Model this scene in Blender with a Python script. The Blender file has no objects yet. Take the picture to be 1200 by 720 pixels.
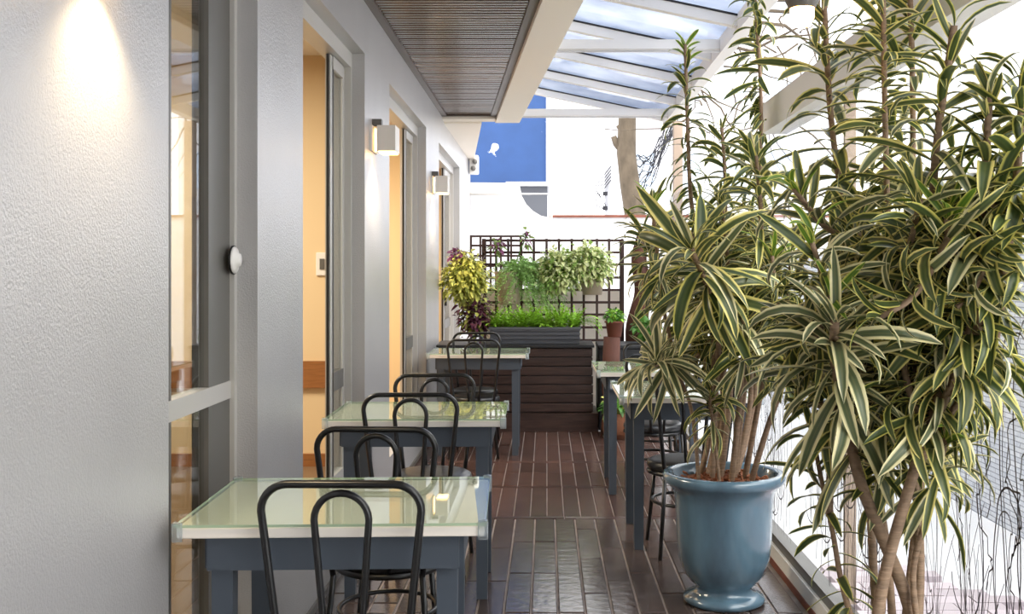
import bpy, bmesh, math, random
from mathutils import Vector, Matrix, Quaternion
import numpy as np
random.seed(7)
PI = math.pi
S = bpy.context.scene
COL = S.collection
# ------------------------------------------------------------------ camera, sky, exposure
EYE, F = 1.345, 1250.0
cam = bpy.data.cameras.new('camera'); camo = bpy.data.objects.new('camera', cam); COL.objects.link(camo)
camo.location = (0, 0, EYE); camo.rotation_euler = (PI/2, 0, 0)
cam.sensor_width = 36; cam.lens = 36*F/1200; cam.shift_x = -40/1200; cam.shift_y = -42/1200
cam.clip_start = 0.05; cam.clip_end = 300
S.camera = camo
S.view_settings.view_transform = 'Standard'; S.view_settings.look = 'None'
S.view_settings.gamma = 1; S.view_settings.use_curve_mapping = False
S.view_settings.exposure = 0.85
w = bpy.data.worlds.new('sky'); S.world = w; w.use_nodes = True
bg = w.node_tree.nodes['Background']
bg.inputs['Color'].default_value = (0.985, 0.985, 1.0, 1); bg.inputs['Strength'].default_value = 2.0
sun = bpy.data.lights.new('sun', 'SUN'); suno = bpy.data.objects.new('sun', sun); COL.objects.link(suno)
sun.energy = 1.1; sun.angle = math.radians(40); sun.color = (1, 0.97, 0.92)
suno.rotation_euler = (math.radians(28), math.radians(34), 0)

def P(px, py, Y): return Vector(((px-640)*Y/F, Y, EYE-(py-318)*Y/F))
def lin(c): return tuple((v/255/12.92 if v/255 <= .04045 else ((v/255+.055)/1.055)**2.4) for v in c)+(1,)
# ------------------------------------------------------------------ materials
def newmat(name):
    m = bpy.data.materials.new(name); m.use_nodes = True
    nt = m.node_tree; return m, nt, nt.nodes['Principled BSDF']
def pbr(name, col, rough=.5, metal=0, bump=0, bscale=40, var=0, vscale=6, vcol=None, spec=.5, coat=0, stretch=None, rnd=0):
    m, nt, b = newmat(name); N, L = nt.nodes, nt.links
    c = lin(col)
    b.inputs['Base Color'].default_value = c; b.inputs['Roughness'].default_value = rough
    b.inputs['Metallic'].default_value = metal; b.inputs['Specular IOR Level'].default_value = spec
    b.inputs['Coat Weight'].default_value = coat; b.inputs['Coat Roughness'].default_value = .08
    tc = N.new('ShaderNodeTexCoord'); mp = N.new('ShaderNodeMapping'); L.new(tc.outputs['Object'], mp.inputs[0])
    if stretch: mp.inputs['Scale'].default_value = stretch
    src = None
    if var:
        n = N.new('ShaderNodeTexNoise'); n.inputs['Scale'].default_value = vscale; n.inputs['Detail'].default_value = 6
        L.new(mp.outputs[0], n.inputs['Vector'])
        r = N.new('ShaderNodeValToRGB'); L.new(n.outputs['Fac'], r.inputs[0])
        c2 = lin(vcol) if vcol else tuple(v*(1-var) for v in c[:3])+(1,)
        r.color_ramp.elements[0].position = .35; r.color_ramp.elements[1].position = .65
        r.color_ramp.elements[0].color = c2; r.color_ramp.elements[1].color = c
        src = r.outputs[0]
    if rnd:
        oi = N.new('ShaderNodeObjectInfo'); hs = N.new('ShaderNodeHueSaturation')
        mr = N.new('ShaderNodeMapRange'); mr.inputs['To Min'].default_value = 1-rnd; mr.inputs['To Max'].default_value = 1+rnd
        L.new(oi.outputs['Random'], mr.inputs['Value']); L.new(mr.outputs[0], hs.inputs['Value'])
        if src: L.new(src, hs.inputs['Color'])
        else: hs.inputs['Color'].default_value = c
        src = hs.outputs[0]
    if src: L.new(src, b.inputs['Base Color'])
    if bump:
        n = N.new('ShaderNodeTexNoise'); n.inputs['Scale'].default_value = bscale; n.inputs['Detail'].default_value = 4
        L.new(mp.outputs[0], n.inputs['Vector'])
        bp = N.new('ShaderNodeBump'); bp.inputs['Strength'].default_value = bump; bp.inputs['Distance'].default_value = .01
        L.new(n.outputs['Fac'], bp.inputs['Height']); L.new(bp.outputs[0], b.inputs['Normal'])
    return m
def glassmat(name, tint, rough=0.0, ior=1.5, extra=None, refl=1.0):
    m, nt, b = newmat(name); N, L = nt.nodes, nt.links; N.remove(b)
    t = N.new('ShaderNodeBsdfTransparent'); t.inputs[0].default_value = tint
    g = N.new('ShaderNodeBsdfGlossy'); g.inputs['Roughness'].default_value = rough
    # Schlick reflectance, the same from both sides of a thin pane
    f0 = ((ior-1)/(ior+1))**2
    lw = N.new('ShaderNodeLayerWeight'); lw.inputs[0].default_value = .5
    pw = N.new('ShaderNodeMath'); pw.operation = 'POWER'; L.new(lw.outputs['Facing'], pw.inputs[0]); pw.inputs[1].default_value = 5
    ma = N.new('ShaderNodeMath'); ma.operation = 'MULTIPLY_ADD'; L.new(pw.outputs[0], ma.inputs[0]); ma.inputs[1].default_value = (1-f0)*refl; ma.inputs[2].default_value = f0
    mx = N.new('ShaderNodeMixShader'); L.new(ma.outputs[0], mx.inputs[0])
    base = t.outputs[0]
    if extra:
        tr = N.new('ShaderNodeBsdfTranslucent'); tr.inputs[0].default_value = extra[0]
        tcn = N.new('ShaderNodeTexCoord'); n = N.new('ShaderNodeTexNoise'); n.inputs['Scale'].default_value = 1.3; n.inputs['Detail'].default_value = 5
        L.new(tcn.outputs['Object'], n.inputs['Vector'])
        r = N.new('ShaderNodeValToRGB'); L.new(n.outputs['Fac'], r.inputs[0])
        r.color_ramp.elements[0].position = .4; r.color_ramp.elements[1].position = .62
        r.color_ramp.elements[0].color = extra[0]; r.color_ramp.elements[1].color = extra[2]
        L.new(r.outputs[0], tr.inputs[0])
        m2 = N.new('ShaderNodeMixShader'); m2.inputs[0].default_value = extra[1]
        L.new(t.outputs[0], m2.inputs[1]); L.new(tr.outputs[0], m2.inputs[2]); base = m2.outputs[0]
    L.new(base, mx.inputs[1]); L.new(g.outputs[0], mx.inputs[2])
    L.new(mx.outputs[0], N['Material Output'].inputs[0]); return m
def emit(name, col, s):
    m, nt, b = newmat(name); b.inputs['Base Color'].default_value = lin(col)
    b.inputs['Emission Color'].default_value = lin(col); b.inputs['Emission Strength'].default_value = s; return m
def leafmat(name, green, dark, edge, trans=.22, span=(.56, .70)):
    m, nt, b = newmat(name); N, L = nt.nodes, nt.links
    uv = N.new('ShaderNodeUVMap'); sp = N.new('ShaderNodeSeparateXYZ'); L.new(uv.outputs[0], sp.inputs[0])
    def mth(op, a, bb=None):
        n = N.new('ShaderNodeMath'); n.operation = op
        for i, v in enumerate((a, bb)):
            if v is None: continue
            if isinstance(v, (int, float)): n.inputs[i].default_value = v
            else: L.new(v, n.inputs[i])
        return n.outputs[0]
    d = mth('MULTIPLY', mth('ABSOLUTE', mth('SUBTRACT', sp.outputs[0], .5)), 2)
    mp = N.new('ShaderNodeMapping'); L.new(uv.outputs[0], mp.inputs[0]); mp.inputs['Scale'].default_value = (26, 1.2, 1)
    oi = N.new('ShaderNodeObjectInfo'); L.new(oi.outputs['Random'], mp.inputs['Location'])
    nz = N.new('ShaderNodeTexNoise'); nz.inputs['Scale'].default_value = 1; L.new(mp.outputs[0], nz.inputs['Vector'])
    d2 = mth('ADD', d, mth('MULTIPLY', mth('SUBTRACT', nz.outputs['Fac'], .5), .35))
    d3 = mth('ADD', d2, mth('MULTIPLY', mth('SUBTRACT', oi.outputs['Random'], .5), .16))
    r = N.new('ShaderNodeValToRGB'); L.new(d3, r.inputs[0]); e = r.color_ramp.elements
    e[0].position = .0; e[0].color = lin(green); e[1].position = span[1]; e[1].color = lin(edge)
    x = e.new(span[0]*.6); x.color = lin(dark)
    x = e.new(span[0]); x.color = lin(green)
    x = e.new(.97); x.color = lin(tuple(min(255, v+12) for v in edge))
    hs = N.new('ShaderNodeHueSaturation'); L.new(r.outputs[0], hs.inputs['Color'])
    mr = N.new('ShaderNodeMapRange'); L.new(oi.outputs['Random'], mr.inputs['Value']); mr.inputs['To Min'].default_value = .86; mr.inputs['To Max'].default_value = 1.14
    L.new(mr.outputs[0], hs.inputs['Value'])
    L.new(hs.outputs[0], b.inputs['Base Color']); b.inputs['Roughness'].default_value = .36
    tr = N.new('ShaderNodeBsdfTranslucent'); L.new(hs.outputs[0], tr.inputs[0])
    mx = N.new('ShaderNodeMixShader'); mx.inputs[0].default_value = trans
    L.new(b.outputs[0], mx.inputs[1]); L.new(tr.outputs[0], mx.inputs[2]); L.new(mx.outputs[0], N['Material Output'].inputs[0])
    return m
def softleaf(name, col, var=.35, trans=.25):
    m, nt, b = newmat(name); N, L = nt.nodes, nt.links
    g = N.new('ShaderNodeNewGeometry'); hs = N.new('ShaderNodeHueSaturation'); hs.inputs['Color'].default_value = lin(col)
    mr = N.new('ShaderNodeMapRange'); L.new(g.outputs['Random Per Island'], mr.inputs['Value']); mr.inputs['To Min'].default_value = 1-var; mr.inputs['To Max'].default_value = 1+var
    L.new(mr.outputs[0], hs.inputs['Value']); L.new(hs.outputs[0], b.inputs['Base Color']); b.inputs['Roughness'].default_value = .45
    tr = N.new('ShaderNodeBsdfTranslucent'); L.new(hs.outputs[0], tr.inputs[0])
    mx = N.new('ShaderNodeMixShader'); mx.inputs[0].default_value = trans
    L.new(b.outputs[0], mx.inputs[1]); L.new(tr.outputs[0], mx.inputs[2]); L.new(mx.outputs[0], N['Material Output'].inputs[0])
    return m

M = {}
M['wall'] = pbr('silver_paint', (190, 188, 187), .29, .25, bump=.3, bscale=170, var=.06, vscale=3, spec=.7)
M['white'] = pbr('white_paint', (236, 232, 226), .55)
M['beam'] = pbr('cream_beam_paint', (240, 230, 216), .6)
M['lowwall'] = pbr('cream_low_wall', (252, 244, 232), .8)
M['outwhite'] = pbr('rough_white_render', (226, 226, 228), .8, bump=.3, bscale=25, var=.05, vscale=4)
M['alu'] = pbr('painted_frame', (196, 192, 186), .35, .2)
M['alugrey'] = pbr('grey_frame', (104, 101, 96), .4, .2)
M['black'] = pbr('black_gasket', (22, 20, 20), .5)
M['room'] = pbr('warm_room_wall', (230, 204, 162), .7)
M['roomfloor'] = pbr('room_floor', (130, 105, 80), .4)
M['woodstrip'] = pbr('oak_rail', (160, 105, 58), .45, var=.25, vscale=5, stretch=(2, 2, 25))
M['plank'] = pbr('floor_plank', (86, 63, 56), .22, var=.35, vscale=9, bump=.12, bscale=30, stretch=(1, 1, 1), rnd=.28, spec=.6)
M['plank_near'] = pbr('floor_plank_sheen_grey', (84, 70, 65), .2, var=.3, vscale=7, bump=.15, bscale=22, rnd=.25, spec=.65)  # grey sheen of the reflected canopy mixed into the plank brown
M['grout'] = pbr('pale_grout', (160, 148, 142), .7, var=.3, vscale=12)
M['ceil'] = pbr('dark_slat', (104, 82, 70), .26, var=.45, vscale=5, stretch=(1.2, 6, 1), rnd=.3, spec=.6, bump=.06, bscale=18)
M['ceil2'] = pbr('dark_slat_reddish', (86, 62, 52), .24, var=.4, vscale=5, stretch=(1.2, 6, 1), rnd=.25, spec=.6)
M['ceil3'] = pbr('slat_pale_sheen', (124, 104, 92), .26, var=.4, vscale=5, stretch=(1.2, 6, 1), rnd=.25, spec=.6)  # paler tint painting in the light stripes reflected by glossy slats
M['ceiltrim'] = pbr('dark_trim', (84, 68, 58), .4)
M['table'] = pbr('slate_paint', (74, 82, 92), .45, bump=.05, bscale=20)
M['board'] = pbr('table_board', (238, 230, 220), .5)
M['clip'] = glassmat('clear_clip', (.86, .9, .92, 1), .15, 1.6, ((.75, .8, .84, 1), .35, (.8, .84, .88, 1)))
M['tglass'] = glassmat('table_glass', (.92, .965, .91, 1), 0.0, 1.5)
M['tedge'] = pbr('glass_edge_green', (168, 188, 160), .2)
M['glass'] = glassmat('window_glass', (.86, .89, .89, 1), 0.0, 1.9)
M['clear'] = glassmat('clear_pane', (.98, .99, .985, 1), 0.0, 1.25, refl=.35)
M['canopy'] = glassmat('frosted_roof_glass', (.50, .56, .66, 1), .05, 1.4, ((.30, .34, .42, 1), .78, (.56, .59, .65, 1)))
M['chair'] = pbr('black_tube', (20, 20, 21), .3, spec=.6)
M['vinyl'] = pbr('black_vinyl', (38, 38, 40), .34, bump=.08, bscale=60, spec=.6)
M['pot'] = pbr('blue_glaze', (104, 136, 156), .16, var=.3, vscale=6, stretch=(1, 1, .35), vcol=(80, 102, 118), bump=.06, bscale=9, spec=.7, coat=.4)
M['soil'] = pbr('bark_soil', (120, 74, 48), .9, bump=.6, bscale=40, var=.4, vscale=30)
M['chip'] = pbr('bark_chip', (150, 92, 60), .85, var=.4, vscale=60)
M['stem'] = pbr('ringed_stem', (150, 124, 100), .75, bump=.5, bscale=9, stretch=(2, 2, 14), var=.3, vscale=8)
M['leaf'] = leafmat('variegated_leaf', (100, 110, 62), (70, 86, 50), (228, 214, 128))
M['leafpale'] = leafmat('variegated_leaf_pale', (108, 114, 76), (82, 96, 66), (230, 220, 168), span=(.48, .64))
M['leafdark'] = leafmat('variegated_leaf_dark', (84, 98, 52), (60, 78, 42), (210, 202, 104), span=(.6, .74))
M['leafnew'] = leafmat('young_green_leaf', (116, 146, 50), (84, 124, 42), (206, 206, 100), trans=.35)
M['darkwood'] = pbr('dark_planter_wood', (62, 44, 38), .4, var=.5, vscale=7, stretch=(1, 4, 10), bump=.15, bscale=14, rnd=.25)
M['trellis'] = pbr('trellis_wood', (66, 42, 36), .6, var=.2, vscale=10)
M['blackbox'] = pbr('black_box', (30, 31, 34), .5)
M['trough'] = pbr('grey_trough', (82, 84, 90), .45)
M['beigepot'] = pbr('beige_pot', (188, 170, 148), .55, var=.06, vscale=8)
M['terra'] = pbr('terracotta', (134, 78, 60), .7, var=.3, vscale=8)
M['bark'] = pbr('tree_bark', (104, 92, 76), .9, bump=.8, bscale=14, var=.4, vscale=9, stretch=(1, 1, .5))
M['stump'] = pbr('stump_wood', (92, 54, 42), .8, bump=.6, bscale=14, var=.4, vscale=8, stretch=(1, 1, .4))
M['basket'] = pbr('wicker', (120, 74, 48), .8, bump=.6, bscale=50)
M['blue'] = pbr('blue_facade', (46, 78, 130), .75, var=.12, vscale=3)
M['greybldg'] = pbr('grey_render', (92, 95, 102), .8)
M['stone'] = pbr('pale_stone', (206, 210, 218), .85, bump=.5, bscale=30)
M['ground'] = pbr('pale_paving', (232, 232, 234), .8, var=.06, vscale=2)
M['paver'] = pbr('rose_paver', (204, 192, 197), .8, rnd=.12)
M['post'] = pbr('tan_post', (176, 156, 138), .6)
M['cable'] = pbr('black_cable', (40, 40, 46), .6)
M['pole'] = pbr('concrete_pole', (190, 190, 194), .8)
M['ink'] = pbr('window_ink', (112, 104, 106), .6)
M['lampbox'] = pbr('lamp_box', (232, 224, 214), .45)
M['glow'] = emit('lamp_diffuser', (255, 206, 130), 5)
M['bulb'] = emit('warm_bulb', (255, 196, 110), 12)
M['green1'] = softleaf('fern_green', (146, 192, 62)); M['green2'] = softleaf('feathery_green', (164, 202, 122))
M['green3'] = softleaf('pale_variegated', (222, 228, 172), .2); M['green3b'] = softleaf('soft_mid_green', (136, 166, 84))
M['yellow'] = softleaf('yellow_green', (222, 222, 124), .22); M['yellow2'] = softleaf('olive_green', (160, 166, 84))
M['purple'] = softleaf('purple_leaf', (96, 52, 72)); M['green4'] = softleaf('pot_green', (80, 130, 48))
M['purple2'] = softleaf('magenta_leaf', (132, 74, 110))
M['paleblue'] = pbr('pale_blue_panel', (205, 220, 236), .4)
# peeling patches on the blue facade
def peel(m):
    nt = m.node_tree; N, L = nt.nodes, nt.links; b = N['Principled BSDF']
    src = b.inputs['Base Color'].links[0].from_socket
    tc = N.new('ShaderNodeTexCoord'); n = N.new('ShaderNodeTexNoise'); n.inputs['Scale'].default_value = 3.4; n.inputs['Detail'].default_value = 10
    L.new(tc.outputs['Object'], n.inputs['Vector'])
    r = N.new('ShaderNodeValToRGB'); L.new(n.outputs['Fac'], r.inputs[0]); r.color_ramp.elements[0].position = .66; r.color_ramp.elements[1].position = .69
    mx = N.new('ShaderNodeMixRGB'); L.new(r.outputs[0], mx.inputs[0]); L.new(src, mx.inputs[1]); mx.inputs[2].default_value = (.75, .78, .82, 1)
    L.new(mx.outputs[0], b.inputs['Base Color'])
peel(M['blue'])
def ledger(m):
    nt = m.node_tree; N, L = nt.nodes, nt.links; b = N['Principled BSDF']
    tc = N.new('ShaderNodeTexCoord'); mp = N.new('ShaderNodeMapping'); mp.inputs['Rotation'].default_value = (PI/2, 0, PI/2)
    sx = N.new('ShaderNodeSeparateXYZ'); cx = N.new('ShaderNodeCombineXYZ'); L.new(tc.outputs['Object'], sx.inputs[0])
    L.new(sx.outputs[1], cx.inputs[0]); L.new(sx.outputs[2], cx.inputs[1])
    br = N.new('ShaderNodeTexBrick'); br.inputs['Scale'].default_value = 4; br.inputs['Row Height'].default_value = .11; br.inputs['Mortar Size'].default_value = .012
    br.inputs['Color1'].default_value = lin((214, 218, 226)); br.inputs['Color2'].default_value = lin((196, 202, 214)); br.inputs['Mortar'].default_value = lin((150, 154, 166))
    L.new(cx.outputs[0], br.inputs['Vector']); L.new(br.outputs[0], b.inputs['Base Color'])
ledger(M['stone'])

# ------------------------------------------------------------------ mesh helpers
class MB:
    def __init__(s): s.v = []; s.f = []; s.uv = None; s.smooth = False; s.mi = []
    def add(s, vs, fs, mi=0):
        o = len(s.v); s.v += [tuple(v) for v in vs]; s.f += [tuple(i+o for i in f) for f in fs]; s.mi += [mi]*len(fs)
    def box(s, x0, x1, y0, y1, z0, z1, mat=None):
        vs = [Vector((x, y, z)) for x in (x0, x1) for y in (y0, y1) for z in (z0, z1)]
        if mat: vs = [mat @ v for v in vs]
        s.add(vs, [(0, 1, 3, 2), (4, 6, 7, 5), (0, 4, 5, 1), (2, 3, 7, 6), (0, 2, 6, 4), (1, 5, 7, 3)]); return s
    def prism(s, poly, z0, z1, axis='z'):
        n = len(poly)
        f3 = {'z': lambda a, b, c: (a, b, c), 'y': lambda a, b, c: (a, c, b), 'x': lambda a, b, c: (c, a, b)}[axis]
        vs = [f3(a, b, z0) for a, b in poly]+[f3(a, b, z1) for a, b in poly]
        s.add(vs, [tuple(range(n))[::-1], tuple(range(n, 2*n))]+[(i, (i+1) % n, n+(i+1) % n, n+i) for i in range(n)]); return s
    def tube(s, pts, r, n=8, closed=False, caps=True):
        pts = [Vector(p) for p in pts]; k = len(pts); rs = r if isinstance(r, (list, tuple)) else [r]*k
        T = []
        for i in range(k):
            if closed: t = pts[(i+1) % k]-pts[i-1]
            else: t = pts[min(i+1, k-1)]-pts[max(i-1, 0)]
            T.append(t.normalized())
        u = T[0].orthogonal().normalized(); vs = []
        for i in range(k):
            if i: u = (T[i-1].rotation_difference(T[i])) @ u
            u = (u-T[i]*u.dot(T[i])).normalized(); vv = T[i].cross(u)
            for j in range(n):
                a = 2*PI*j/n; vs.append(pts[i]+(u*math.cos(a)+vv*math.sin(a))*rs[i])
        fs = []
        for i in range(k if closed else k-1):
            for j in range(n):
                a = i*n+j; b = i*n+(j+1) % n; i2 = (i+1) % k; fs.append((a, b, i2*n+(j+1) % n, i2*n+j))
        if caps and not closed: fs += [tuple(range(n))[::-1], tuple((k-1)*n+j for j in range(n))]
        s.add(vs, fs); s.smooth = True; return s
    def lathe(s, prof, c=(0, 0, 0), n=32, mat=None):
        vs = []; c = Vector(c)
        for z, r in prof:
            for j in range(n):
                a = 2*PI*j/n; v = Vector((r*math.cos(a), r*math.sin(a), z))
                vs.append((mat @ v if mat else v)+c)
        fs = [(i*n+j, i*n+(j+1) % n, (i+1)*n+(j+1) % n, (i+1)*n+j) for i in range(len(prof)-1) for j in range(n)]
        s.add(vs, fs); s.smooth = True; return s
    def mesh(s, name, mats, off=(0, 0, 0)):
        me = bpy.data.meshes.new(name); o = Vector(off)
        me.from_pydata([(v[0]-o[0], v[1]-o[1], v[2]-o[2]) for v in s.v], [], s.f)
        for m in (mats if isinstance(mats, (list, tuple)) else [mats]): me.materials.append(m)
        if any(s.mi): me.polygons.foreach_set('material_index', s.mi)
        if s.smooth: me.polygons.foreach_set('use_smooth', [True]*len(me.polygons))
        me.update(); return me
def tag(o, label=None, cat=None, group=None, kind=None):
    for k, v in (('label', label), ('category', cat), ('group', group), ('kind', kind)):
        if v: o[k] = v
    return o
def link(name, me, parent=None):
    o = bpy.data.objects.new(name, me); COL.objects.link(o)
    if parent: o.parent = parent
    return o
def wloc(o):
    v = Vector((0, 0, 0))
    while o: v += o.location; o = o.parent
    return v
def part(name, mb, mat, parent=None, world=False, bevel=0, **kw):
    """one mesh object; world=True: the shape was laid out in world coordinates"""
    off = wloc(parent) if (world and parent) else (0, 0, 0)
    o = link(name, mb.mesh(name, mat, off), parent)
    if bevel:
        md = o.modifiers.new('bevel', 'BEVEL'); md.width = bevel; md.segments = 2; md.limit_method = 'ANGLE'
    return tag(o, **kw)
def thing(name, label, cat, loc=(0, 0, 0), rz=0, group=None):
    o = link(name, None); o.location = loc; o.rotation_euler = (0, 0, rz); o.empty_display_size = .1
    return tag(o, label, cat, group)
def struct(name, loc=(0, 0, 0)):
    o = link(name, None); o.location = loc; o['kind'] = 'structure'; return o
def copy_tree(o, parent=None):
    c = o.copy(); COL.objects.link(c)
    if parent: c.parent = parent
    for ch in list(o.children): copy_tree(ch, c)
    return c
def B(*a): return MB().box(*a)

# ------------------------------------------------------------------ building shell, left
XW = -0.92                               # outer face of the left wall
XI = -1.12                               # inner face
HEAD, SILL = 2.449, 0.25
openings = [(2.60, 3.40), (4.035, 5.41), (6.26, 8.18), (9.15, 11.34)]
wb = MB(); y = -1.5
for a, b in openings+[(12.95, None)]:
    wb.box(XI, XW, y, a, -.02, 3.05)
    if b: wb.box(XI, XW, a, b, HEAD, 3.05); wb.box(XI, XW, a, b, -.02, SILL); y = b
wl = part('wall_left', wb, M['wall'], kind='structure')
# dark skirting joint where wall meets floor
part('baseboard_left', B(XW, XW+.012, -1.5, 8.9, 0, .03), M['alugrey'], kind='structure')
# rooms behind the openings
rm = MB()
rm.box(-4.3, -4.2, -1.5, 13, 0, 2.6)
for yy in (-1.5, 6.0, 8.9, 12.6): rm.box(-4.2, XI, yy, yy+.1, SILL, 2.56)
part('wall_inner', rm, M['room'], kind='structure')
part('ceiling_inner', B(-4.3, XI, -1.5, 13, 2.56, 2.66), M['white'], kind='structure')
part('floor_inner', B(-4.3, XI, -1.5, 13, SILL-.1, SILL), M['roomfloor'], kind='structure')
part('trim_rail', B(-2.6, XI-.02, 5.97, 6.0, .69, .84), M['woodstrip'], kind='structure')
part('trim_skirting', B(-2.6, XI-.02, 5.975, 6.0, SILL, SILL+.07), M['woodstrip'], kind='structure')
for (yy, e) in ((2.8, 9), (4.6, 44), (7.4, 52), (11.0, 40)):
    l = bpy.data.lights.new('room_light', 'AREA'); l.energy = e; l.color = (1, .90, .72); l.size = .8
    lo = bpy.data.objects.new('room_light', l); COL.objects.link(lo); lo.location = (-2.3, yy, 2.5)
# switch plate on the warm wall behind door 1
sw = thing('switch_plate', 'white switch plate on the warm wall just inside the nearest open doorway', 'switch', (-1.262, 5.985, 1.385))
part('plate', B(-.03, .03, 0, .015, -.065, .065), M['white'], sw, bevel=.004)
part('rocker', B(-.008, .018, -.006, 0, -.03, .03), M['alugrey'], sw)

part('wall_light_block', B(-1.12, 1.15, -1.6, -1.5, 0, 3.05), M['wall'], kind='structure')  # unseen wall added to hold back light from behind the camera
# frames in the openings
XF0, XF1 = -1.07, -.985
def frame(root, a, b, bottom=True):
    part('head_rail', B(XF0, XF1, a, b, HEAD-.075, HEAD), M['alu'], root)
    part('jamb', B(XF0, XF1, a, a+.03, SILL, HEAD-.075), M['alu'], root)
    part('jamb', B(XF0, XF1, b-.03, b, SILL, HEAD-.075), M['alu'], root)
    t = MB().box(XF0-.03, XF1, a, b, SILL, SILL+.03); t.box(XF0+.02, XF0+.03, a, b, SILL+.03, SILL+.045); t.box(XF1-.02, XF1-.01, a, b, SILL+.03, SILL+.045)
    part('track', t, M['alu'], root)
def leaf(root, a, b, x, stile=.05, mid=.83):
    z0, z1 = SILL+.045, HEAD-.08
    part('stile', B(x-.012, x+.012, a, a+stile, z0, z1), M['alu'], root)
    part('stile', B(x-.012, x+.012, b-stile, b, z0, z1), M['alu'], root)
    part('gasket', B(x-.006, x+.014, a+stile, a+stile+.02, z0, z1), M['black'], root)
    part('gasket', B(x-.004, x+.007, a-.012, a, z0, z1), M['black'], root)
    part('rail', B(x-.018, x+.018, a+stile, b-stile, z0, z0+.07), M['alu'], root)
    part('rail', B(x-.018, x+.018, a+stile, b-stile, z1-.06, z1), M['alu'], root)
    part('rail', B(x-.018, x+.018, a+stile, b-stile, mid-.06, mid+.03), M['alugrey'], root)
    part('glass_pane', B(x-.004, x+.004, a+stile, b-stile, z0+.07, z1-.06), M['glass'], root)
w1 = struct('window_1'); frame(w1, 2.6, 3.4)
part('stile', B(-1.05, -1.0, 3.16, 3.37, SILL+.045, HEAD-.075), M['alugrey'], w1)
part('stile', B(-1.03, -1.0, 2.83, 2.845, SILL+.045, HEAD-.075), M['alugrey'], w1)
part('rail', B(-1.04, -.995, 2.63, 3.37, .945, 1.0), M['alu'], w1)
part('glass_pane', B(-1.022, -1.014, 2.63, 3.17, SILL+.03, HEAD-.07), M['glass'], w1)
d1 = struct('door_1'); frame(d1, 4.035, 5.41); leaf(d1, 5.03, 5.38, -1.03)
d2 = struct('door_2'); frame(d2, 6.26, 8.18); leaf(d2, 7.68, 8.15, -1.03)
d3 = struct('door_3'); frame(d3, 9.15, 11.34); leaf(d3, 10.6, 11.3, -1.03)
part('handle', B(-1.01, -.99, 10.62, 10.66, 1.0, 1.16), M['black'], d3)
# round white latch on the stile of the near window, seen edge-on
kb = MB().lathe([(0, .0), (0, .04), (.008, .043), (.014, .038), (.018, .022), (.026, .02), (.028, 0)], (-.985, 3.345, EYE+.035), 20, Matrix.Rotation(PI/2, 4, 'Y'))
lt = part('latch', kb, M['white'], w1, label='round white latch')
part('latch_ring', MB().lathe([(.002, .041), (.002, .0455), (.007, .0455), (.007, .041)], (-.985, 3.345, EYE+.035), 20, Matrix.Rotation(PI/2, 4, 'Y')), M['black'], lt)

# ------------------------------------------------------------------ overhang: slat ceiling, beam, soffit
def bx_in(Y): return -.03-(Y-5.37)*.1013       # inner edge of the beam
def bx_out(Y): return .185-(Y-5.25)*.0977
ce = struct('ceiling')
band = 0; cm = 'ceil'; Y0, Y1 = 4.3, 9.42; n = 0; yy = Y0
while yy < Y1-.03:
    wd = .056; x1 = bx_in(yy)-.05
    zt = 2.735+random.uniform(-.0015, .0015)
    mb = MB(); d = .012
    mb.prism([(yy+.004, zt), (yy+.012, zt-d), (yy+wd-.012, zt-d), (yy+wd-.004, zt), (yy+wd-.004, zt+.01), (yy+.004, zt+.01)], XW+.045, x1, 'x')
    if band == 0: band = random.randint(2, 9); cm = random.choice(('ceil', 'ceil2', 'ceil3'))  # slat tint changes in runs, imitating banded reflections by colour
    band -= 1
    part('ceiling_slat', mb, M[cm], ce); yy += wd
part('backing', MB().prism([(XW, -1.5), (bx_in(-1.5), -1.5), (bx_in(Y1), Y1), (XW, Y1)], 2.75, 2.8), M['ceiltrim'], ce)
part('trim', B(XW, XW+.045, Y0, Y1, 2.712, 2.75), M['ceiltrim'], ce)
part('trim', MB().prism([(bx_in(Y0)-.05, Y0), (bx_in(Y0), Y0), (bx_in(Y1), Y1), (bx_in(Y1)-.05, Y1)], 2.712, 2.75), M['ceiltrim'], ce)
part('trim', B(XW, bx_in(Y1), Y1-.045, Y1, 2.712, 2.75), M['ceiltrim'], ce)
part('near_slat_panel', MB().prism([(XW, -1.5), (bx_in(-1.5), -1.5), (bx_in(Y0), Y0), (XW, Y0)], 2.70, 2.75), M['ceil'], ce)
bm = MB()
bm.prism([(bx_in(-1.5), -1.5), (bx_out(-1.5), -1.5), (bx_out(9.6), 9.6), (bx_in(9.6), 9.6)], 2.68, 3.05)
bm.box(XW, bx_in(9.6)+.01, Y1, 9.6, 2.69, 3.05)
part('trim_beam', bm, M['beam'], kind='structure')
part('ceiling_soffit', MB().prism([(XW, 9.6), (-.58, 9.6), (-.85, 12.6), (XW, 12.95)], 2.675, 3.05), M['beam'], kind='structure')
part('roof_slab', MB().prism([(-4.3, -1.5), (bx_in(-1.5), -1.5), (bx_in(9.6), 9.6), (XW, 9.7), (XW, 13), (-4.3, 13)], 3.05, 3.15), M['outwhite'], kind='structure')

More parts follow.
